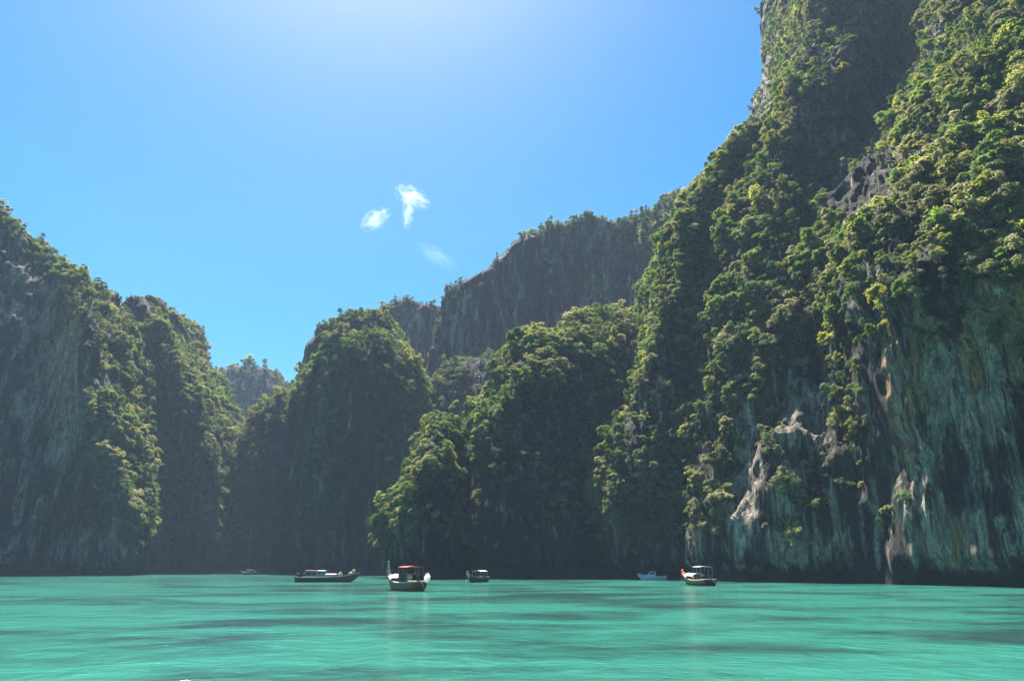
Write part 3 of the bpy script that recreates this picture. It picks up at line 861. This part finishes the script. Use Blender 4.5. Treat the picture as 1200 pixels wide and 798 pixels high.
def hull_parts(root, L, B, hull_mat, rim_mat, floor_mat, draft=0.3, freeboard=0.62, bow_rise=1.0, band=None):
    X, b, k, s = hull_shape(L, B, draft, freeboard, bow_rise)
    prof = [(0, 0), (0.45, 0.06), (0.72, 0.22), (0.88, 0.5), (0.96, 0.75), (1.0, 1.0)]
    def skin(scale, lift):
        V, F = [], []
        ring = [(-w, h) for (w, h) in prof[::-1]] + prof[1:]
        for i in range(len(X)):
            for (w, h) in ring:
                V.append((X[i], w * b[i] * scale, k[i] + (s[i] - k[i]) * h + lift * (1 - h)))
        n = len(ring)
        for i in range(len(X) - 1):
            for j in range(n - 1):
                F.append((i * n + j, i * n + j + 1, (i + 1) * n + j + 1, (i + 1) * n + j))
        return V, F, n
    V, F, n = skin(1.0, 0)
    m = MB().add(V, F + [tuple(range(n))])
    V2, F2, n = skin(0.94, 0.08)
    m.add(V2, [q[::-1] for q in F2] + [tuple(range(n - 1, -1, -1))])
    hull = m.build('hull', hull_mat, root, True)
    g = MB()
    for sgn in (-1, 1):
        g.tube([(X[i], sgn * (b[i] * 0.97), s[i] + 0.02) for i in range(len(X))], 0.075, 6)
    g.tube([(X[0], -b[0], s[0] + .02), (X[0], b[0], s[0] + .02)], 0.06, 6)
    g.build('gunwale', rim_mat, root, True)
    if band:
        mb = MB()
        for sgn in (-1, 1):
            Vb = []
            for i in range(len(X)):
                for h in (0.62, 0.95):
                    w = np.interp(h, [p[1] for p in prof], [p[0] for p in prof])
                    Vb.append((X[i], sgn * (w * b[i] * 1.0 + 0.012), k[i] + (s[i] - k[i]) * h))
            mb.add(Vb, [(i * 2, i * 2 + 1, i * 2 + 3, i * 2 + 2) for i in range(len(X) - 1)])
        mb.build('painted_band', band, hull, True)
    fl = MB()
    V, F = [], []
    for i in range(1, 25):
        w = b[i] * 0.86
        V += [(X[i], -w, 0.12 + max(0, k[i] + .3)), (X[i], w, 0.12 + max(0, k[i] + .3))]
    fl.add(V, [(2 * i, 2 * i + 1, 2 * i + 3, 2 * i + 2) for i in range(23)])
    fl.build('floorboards', floor_mat, root)
    return X, b, k, s

def roof(root, name, x0, x1, w, z, mat, arch=0.18, thick=0.03, sag=0.0, nx=10, ny=9):
    V = []
    for lay in (0, 1):
        for i in range(nx + 1):
            for j in range(ny + 1):
                yy = -1 + 2 * j / ny
                xx = x0 + (x1 - x0) * i / nx
                V.append((xx, yy * w / 2, z + arch * (1 - yy * yy) - sag * math.sin(math.pi * i / nx) - lay * thick))
    o = (nx + 1) * (ny + 1); F = []
    q = lambda i, j, l: l * o + i * (ny + 1) + j
    for i in range(nx):
        for j in range(ny):
            F.append((q(i, j, 0), q(i + 1, j, 0), q(i + 1, j + 1, 0), q(i, j + 1, 0)))
            F.append((q(i, j, 1), q(i, j + 1, 1), q(i + 1, j + 1, 1), q(i + 1, j, 1)))
    for i in range(nx):
        F.append((q(i, 0, 0), q(i, 0, 1), q(i + 1, 0, 1), q(i + 1, 0, 0)))
        F.append((q(i, ny, 0), q(i + 1, ny, 0), q(i + 1, ny, 1), q(i, ny, 1)))
    for j in range(ny):
        F.append((q(0, j, 0), q(0, j + 1, 0), q(0, j + 1, 1), q(0, j, 1)))
        F.append((q(nx, j, 0), q(nx, j, 1), q(nx, j + 1, 1), q(nx, j + 1, 0)))
    return MB().add(V, F).build(name, mat, root, True)

def longtail(label, loc, heading, L, B, hull, rim, floor, roofs, post_h=1.0, garland=True, band=None, bow_rise=1.0, freeboard=0.62, ribbons=None, tail=True, prow_mat=None, extra_sheet=None, cloth=None):
    root = bpy.data.objects.new('longtail_boat', None); COL.objects.link(root)
    root.location = loc; root.rotation_euler = (0, 0, R(heading))
    tag(root, label, 'boat', 'longtail boats moored in the lagoon')
    X, b, k, s = hull_parts(root, L, B, M[hull], M[rim], M[floor], bow_rise=bow_rise, freeboard=freeboard, band=M[band] if band else None)
    tip = s[-1]
    # upswept prow board
    pr = MB()
    pts = [(X[-3] + .1, 0, s[-3] - .25), (X[-1] + .05, 0, tip), (X[-1] + .28, 0, tip + post_h * .5), (X[-1] + .36, 0, tip + post_h)]
    V, F = [], []
    for i, p in enumerate(pts):
        hw = (0.09, 0.08, 0.06, 0.05)[i]; dx = (0.25, 0.2, 0.14, 0.10)[i]
        V += [(p[0] - dx, -hw, p[2]), (p[0] + dx, -hw, p[2]), (p[0] + dx, hw, p[2]), (p[0] - dx, hw, p[2])]
    for i in range(3):
        for a in range(4):
            F.append((i * 4 + a, i * 4 + (a + 1) % 4, i * 4 + 4 + (a + 1) % 4, i * 4 + 4 + a))
    F += [(3, 2, 1, 0), (12, 13, 14, 15)]
    prow = pr.add(V, F).build('prow', M[prow_mat or rim], root)
    if garland:
        g = MB()
        for q in range(3):
            zz = tip + post_h * (0.12 + .12 * q); xx = X[-1] + .12 + .1 * q
            g.tube([(xx + .2 * math.cos(a), .15 * math.sin(a), zz + .03 * math.sin(3 * a)) for a in np.linspace(0, 6.283, 13)], 0.06, 6, False)
        g.build('garland', M['flower'], prow, True)
        rb = MB()
        rb.blob((X[-1] + .36, 0, tip + post_h), (0.17, 0.15, 0.12), 3, 0.5)
        for q in range(7):
            a = q * 0.9; zz = tip + post_h * .8
            rb.tube([(X[-1] + .34 + .08 * math.cos(a), .09 * math.sin(a), zz), (X[-1] + .30 + .16 * math.cos(a), .17 * math.sin(a), zz - .35), (X[-1] + .26 + .14 * math.cos(a), .15 * math.sin(a), zz - .75)], [.03, .035, .015], 5)
        rb.build('ribbons', M['garland'], prow, True)
    if ribbons:
        rb = MB()
        rb.blob((X[-1] + .2, 0, tip + .28), (0.24, 0.22, 0.28), 5, 0.35)
        rb.blob((X[-1] - .1, 0, tip - .12), (0.42, 0.34, 0.34), 6, 0.35)
        rb.build('ribbons', M[ribbons], prow, True)
    for q in range(4):
        i = 7 + q * 5
        MB().box(X[i] - .14, X[i] + .14, -b[i] * .9, b[i] * .9, s[i] - .2, s[i] - .15).build('bench', M[floor], root)
    # roofs on posts
    for (x0, x1, z, w, mat, arch, postz) in roofs:
        rf = roof(root, 'canopy', x0, x1, w, z, M[mat], arch)
        for xx in (x0 + .12, (x0 + x1) / 2, x1 - .12):
            for sg in (-1, 1):
                j = int(np.clip(np.searchsorted(X, xx), 1, 31))
                MB().tube([(xx, sg * min(w / 2 - .08, b[j] * .95), s[j]), (xx, sg * (w / 2 - .08), z + .0)], 0.035, 6).build('canopy_post', M['pole'] if mat != 'red' else M['brown'], rf)
    if extra_sheet:
        x0, x1, z, w, mat = extra_sheet
        roof(root, 'tarpaulin', x0, x1, w, z, M[mat], 0.35, 0.04, 0.05)
    if cloth:
        x0, x1, z0, z1, w = cloth
        V, F = [], []
        for sg in (-1, 1):
            base = len(V)
            for i in range(13):
                xx = x0 + (x1 - x0) * i / 12
                for (zz, f) in ((z0, .06), (z1, .02)):
                    V.append((xx, sg * (w / 2 - .05 + f * math.sin(i * 2.1)), zz)); V.append((xx, sg * (w / 2 - .09 + f * math.sin(i * 2.1)), zz))
            for i in range(12):
                a0, a1 = base + i * 4, base + i * 4 + 4
                F += [(a0, a1, a1 + 2, a0 + 2), (a0 + 1, a0 + 3, a1 + 3, a1 + 1), (a0, a0 + 1, a1 + 1, a1), (a0 + 2, a1 + 2, a1 + 3, a0 + 3)]
        MB().add(V, F).build('extra_sheet', M['steel'], root)  # dark sheet added to stand for the dark mass of clutter under the roof
    cr = MB()
    for (xx, yy, hh) in ((X[9], .25, .34), (X[11], -.3, .42), (X[14], .2, .3)):
        cr.box(xx - .25, xx + .25, yy - .2, yy + .2, .13, .13 + hh)
    cr.build('locker', M['white'], root)
    rope = MB().tube([(X[30], 0, s[30]), (X[31] + .9, .05, s[30] * .45), (X[31] + 1.6, .1, -.1)], .018, 5).build('mooring_rope', M['tan'], root)
    # engine and its long shaft
    e = MB(); ez = s[1] + .25; ex = X[1] + .35
    e.box(ex - .35, ex + .5, -.24, .24, ez - .12, ez + .22)
    e.box(ex - .2, ex + .35, -.16, .16, ez + .22, ez + .42)
    e.tube([(ex - .3, 0, ez + .1), (ex - .42, 0, ez + .1)], .26, 14)
    e.tube([(ex + .1, .2, ez + .3), (ex + .1, .34, ez + .35), (ex + .1, .36, ez + .85)], .045, 8)
    e.box(ex - .1, ex + .25, -.07, .07, s[1] - .35, ez - .12)
    en = e.build('engine', M['steel'], root)
    fan = MB().tube([(ex + .52, 0, ez + .15), (ex + .58, 0, ez + .15)], .23, 16).build('radiator', M['black'], en)
    MB().tube([(ex + .4, .05, ez + .2), (ex + 1.0, .1, ez + .45), (ex + 1.5, .12, ez + .5)], .025, 6).build('tiller', M['pole'], en)
    if tail:
        sh = MB().tube([(ex - .42, 0, ez + .05), (ex - 1.6, .05, ez - .4), (X[0] - 1.9, .1, -.1)], .03, 7).build('drive_shaft', M['steel'], en)
    fu = MB().tube([(X[3], -.35, s[3] - .45), (X[3], -.35, s[3] + .05)], .17, 12).build('fuel_drum', M['blue'], root)
    return root, X, b, k, s

# nearest boat: red raised roof, pinkish white bow
p = water_point(691.5, 472)
longtail('longtail boat with a red raised roof, pale bow and garlanded prow, nearest of the boats', p, 121, 8.0, 2.1, 'brown', 'pink', 'brown',
         [(-3.1, -0.7, 2.25, 1.9, 'red', 0.12, 0)], post_h=1.25, band='grey_green', bow_rise=0.75, extra_sheet=(-1.0, 2.0, 1.25, 1.75, 'pink'), freeboard=0.75, cloth=(-2.9, -0.8, 0.95, 1.75, 1.8))
# broadside dark one on the left
p = water_point(682, 384)
bt1 = longtail('long dark longtail boat lying broadside with pale low roofs and blue tarpaulin', p, 3, 10.2, 1.9, 'dark_wood', 'dark_wood', 'dark_wood',
         [(-3.6, -1.6, 1.75, 1.5, 'dark_wood', 0.08, 0), (-1.9, -0.4, 1.72, 1.4, 'blue', 0.1, 0), (-1.9, 1.4, 1.15, 1.6, 'canvas', 0.16, 0)], post_h=0.5, garland=False, bow_rise=0.75, prow_mat='dark_wood')
# small one end-on
p = water_point(682, 559)
longtail('small dark longtail boat seen end-on in front of the central buttress', p, 250, 7.0, 1.7, 'green', 'grey_green', 'dark_wood',
         [(-2.6, 0.4, 1.65, 1.6, 'canvas', 0.16, 0)], post_h=0.45, bow_rise=0.5, prow_mat='white')
# right one: orange cloth on the prow
p = water_point(685.5, 817)
longtail('longtail boat with orange cloth on its prow and a pale raised roof', p, 101, 8.0, 2.0, 'dark_wood', 'tan', 'brown',
         [(-3.1, -0.8, 2.3, 1.8, 'canvas', 0.10, 0)], post_h=0.55, garland=False, ribbons='orange', bow_rise=0.8, band='brown', extra_sheet=(-0.7, 2.2, 1.2, 1.7, 'canvas'), cloth=(-2.9, -1.0, 0.8, 1.35, 1.7))

# white cabin boat
def cabin_boat(label, loc, heading, L=5.6, B=1.9, scale=1.0):
    root = bpy.data.objects.new('speedboat', None); COL.objects.link(root)
    root.location = loc; root.rotation_euler = (0, 0, R(heading)); root.scale = (scale,) * 3
    tag(root, label, 'boat')
    X, b, k, s = hull_parts(root, L, B, M['white'], M['white'], M['canvas'], draft=.25, freeboard=.55, bow_rise=.5)
    dk = MB(); V, F = [], []
    for i in range(16, 33):
        V += [(X[i], -b[i] * .95, s[i] + .01), (X[i], 0, s[i] + .18), (X[i], b[i] * .95, s[i] + .01)]
    for i in range(16):
        for j in (0, 1): F.append((i * 3 + j, i * 3 + j + 1, i * 3 + j + 4, i * 3 + j + 3))
    dk.add(V, F).build('foredeck', M['white'], root, True)
    cb = MB()
    prof = [(-0.75, .45), (-0.7, 1.45), (0.35, 1.5), (0.75, .95), (1.25, .80), (1.4, .5)]
    V = [(x, sg * (.72 if z < 1.2 else .6), z) for sg in (-1, 1) for (x, z) in prof]
    n = len(prof)
    cb.add(V, [tuple(range(n)), tuple(range(2 * n - 1, n - 1, -1))] + [(i, (i + 1) % n, n + (i + 1) % n, n + i) for i in range(n)])
    cabin = cb.build('cabin', M['white'], root)
    for sg in (-1, 1):
        wv = [(-.55, sg * .675, 1.0), (-.5, sg * .62, 1.35), (.28, sg * .62, 1.38), (.55, sg * .675, 1.0)]
        MB().add([(x, y * 1.0 + sg * .03, z) for (x, y, z) in wv] + wv, [(0, 1, 2, 3), (7, 6, 5, 4), (0, 4, 5, 1), (1, 5, 6, 2), (2, 6, 7, 3), (3, 7, 4, 0)]).build('window', M['glass'], cabin)
    MB().add([(.38, -.52, 1.46), (.38, .52, 1.46), (.74, .58, .99), (.74, -.58, .99), (.41, -.52, 1.48), (.41, .52, 1.48), (.77, .58, 1.01), (.77, -.58, 1.01)],
             [(0, 1, 2, 3), (7, 6, 5, 4), (0, 4, 5, 1), (1, 5, 6, 2), (2, 6, 7, 3), (3, 7, 4, 0)]).build('windscreen', M['glass'], cabin)
    MB().tube([(-.4, 0, 1.48), (-.45, 0, 2.15)], .025, 6).build('antenna', M['pole'], cabin)
    r = MB()
    for i in (20, 24, 28, 31):
        for sg in (-1, 1): r.tube([(X[i], sg * b[i] * .9, s[i]), (X[i], sg * b[i] * .9, s[i] + .35)], .018, 5)
    for sg in (-1, 1): r.tube([(X[i], sg * b[i] * .9, s[i] + .35) for i in range(20, 32)], .02, 5)
    r.build('bow_rail', M['pole'], root)
    m = MB().box(X[0] - .4, X[0] + .02, -.2, .2, .45, 1.0); m.box(X[0] - .28, X[0] - .12, -.07, .07, -.3, .45)
    m.build('outboard_motor', M['black'], root)
    MB().box(-1.7, -1.2, -.6, .6, .35, .6).build('seat', M['canvas'], root)
    return root

p = water_point(679, 764)
cabin_boat('white cabin speedboat with dark windows close under the right cliff', p, 176)
# tiny one in the shade on the left
p = water_point(673.2, 291)
longtail('tiny boat with a flat roof in deep shade at the foot of the left towers', p, 190, 4.6, 1.3, 'navy', 'grey_green', 'dark_wood',
         [(-1.4, 0.9, 1.5, 1.2, 'navy', 0.06, 0)], post_h=0.4, garland=False, bow_rise=0.4)

# things lying on the broadside boat
def on_boat(boat, x, y, z):
    root = boat[0]
    return Matrix.Translation(root.location) @ root.rotation_euler.to_matrix().to_4x4() @ Vector((x, y, z))
X1, s1 = bt1[1], bt1[4]
m = MB().blob((0, 0, .45), (.36, .34, .55), 21, .2); m.blob((0.02, 0, 1.0), (.16, .16, .16), 22, .2)
o = m.build('cloth_bundle', M['canvas'], None, True); o.location = on_boat(bt1, 1.9, 0, s1[21] - .28)
tag(o, 'upright white bundle standing amidships on the broadside dark longtail boat', 'bundle')
m = MB().blob((0, 0, .35), (.55, .4, .45), 31, .35); m.blob((.3, 0, .75), (.3, .26, .35), 33, .35)
o = m.build('cloth_bundle', M['tan'], None, True); o.location = on_boat(bt1, 3.7, 0, s1[28] - .25)
tag(o, 'tan heaped bundle on the bow of the broadside dark longtail boat', 'bundle')

# ------------------------------------------------------------------ exhaust smoke behind the nearest boat
def volume_mat(name, density, aniso, noise_scale=None, thr=(0.4, 0.7), color=(1, 1, 1), power=1.0):
    m = bpy.data.materials.new(name); m.use_nodes = True
    n, l = m.node_tree.nodes, m.node_tree.links
    n.clear()
    out = n.new('ShaderNodeOutputMaterial')
    pv = n.new('ShaderNodeVolumePrincipled')
    pv.inputs['Color'].default_value = (*color, 1)
    pv.inputs['Anisotropy'].default_value = aniso
    l.new(pv.outputs[0], out.inputs['Volume'])
    if noise_scale is None:
        pv.inputs['Density'].default_value = density
        return m
    tc = n.new('ShaderNodeTexCoord')
    no = n.new('ShaderNodeTexNoise'); no.inputs['Scale'].default_value = noise_scale; no.inputs['Detail'].default_value = 6; no.inputs['Roughness'].default_value = 0.6
    no.inputs['Distortion'].default_value = 0.6
    l.new(tc.outputs['Object'], no.inputs['Vector'])
    ln = n.new('ShaderNodeVectorMath'); ln.operation = 'LENGTH'; l.new(tc.outputs['Object'], ln.inputs[0])
    fall = n.new('ShaderNodeMapRange'); fall.inputs[1].default_value = 0.0; fall.inputs[2].default_value = 1.0; fall.inputs[3].default_value = 1.0; fall.inputs[4].default_value = 0.0
    l.new(ln.outputs['Value'], fall.inputs[0])
    a = n.new('ShaderNodeMath'); a.operation = 'MULTIPLY_ADD'; l.new(fall.outputs[0], a.inputs[0]); a.inputs[1].default_value = 0.5; nm_ = n.new('ShaderNodeMath'); nm_.operation = 'MULTIPLY'; nm_.inputs[1].default_value = 1.7; l.new(no.outputs[0], nm_.inputs[0]); l.new(nm_.outputs[0], a.inputs[2])
    mr = n.new('ShaderNodeMapRange'); mr.inputs[1].default_value = thr[0]; mr.inputs[2].default_value = thr[1]; mr.inputs[3].default_value = 0; mr.inputs[4].default_value = density
    l.new(a.outputs[0], mr.inputs[0]); l.new(mr.outputs[0], pv.inputs['Density'])
    return m

def ellipsoid(name, loc, size, rot, mat, parent=None):
    me = bpy.data.meshes.new(name); bm = bmesh.new()
    bmesh.ops.create_icosphere(bm, subdivisions=4, radius=1)
    for vv in bm.verts:
        vv.co *= 0.93 + 0.07 * math.sin(3.1 * vv.co.x + 1) * math.cos(2.7 * vv.co.y)
    bm.to_mesh(me); bm.free(); me.materials.append(mat)
    o = link(name, me, parent); o.location = loc; o.scale = size; o.rotation_euler = rot
    return o

p = water_point(694, 497)
sm = ellipsoid('exhaust_smoke', at(500.5, 676.5, p[1] + 1.5), (0.36, 0.36, 0.52), (0, 0.1, 0), volume_mat('white smoke', 6.0, 0.2, 1.6, (0.85, 1.3)))
tag(sm, 'small white puff of smoke behind the stern of the red-roofed longtail boat', 'smoke', kind='stuff')

# ------------------------------------------------------------------ clouds
CM = volume_mat('thin cloud', 0.012, 0.35, 3.0, (1.02, 1.6))
CM_FAINT = volume_mat('very thin cloud', 0.0015, 0.35, 3.0, (0.95, 1.6))
def cloud(label, wisps, mat, y=2600):
    root = bpy.data.objects.new('cloud', None); COL.objects.link(root)
    root.location = at(wisps[0][0], wisps[0][1], y)
    tag(root, label, 'cloud', 'thin white clouds in the blue sky')
    for (u_, v_, a_, b_, tilt) in wisps:
        k = y / CP * 1.0 / FOCAL * 1.05
        q = Vector(at(u_, v_, y)) - root.location
        ellipsoid('wisp', q, (a_ * k, 0.7 * max(a_, b_) * k, b_ * k), (PITCH, R(tilt), 0), mat, root)
cloud('bright hooked wisp of cloud, largest of the clouds', [(483, 231, 29, 16, 28), (478, 250, 9, 24, 8)], CM)
cloud('small slanted wisp of cloud left of the bright hooked one', [(440, 257, 25, 15, -35)], CM)
cloud('faint thin streak of cloud just above the central skyline', [(512, 300, 34, 13, 32)], CM_FAINT)

# ------------------------------------------------------------------ haze
hz = MB().box(-420, 420, -60, 640, -4.0, 330).build('haze', volume_mat('sea haze', HAZE_DENSITY, 0.0, color=(0.60, 0.74, 1.0)))
tag(hz, 'thin bluish sea haze filling the lagoon', 'haze', kind='stuff')
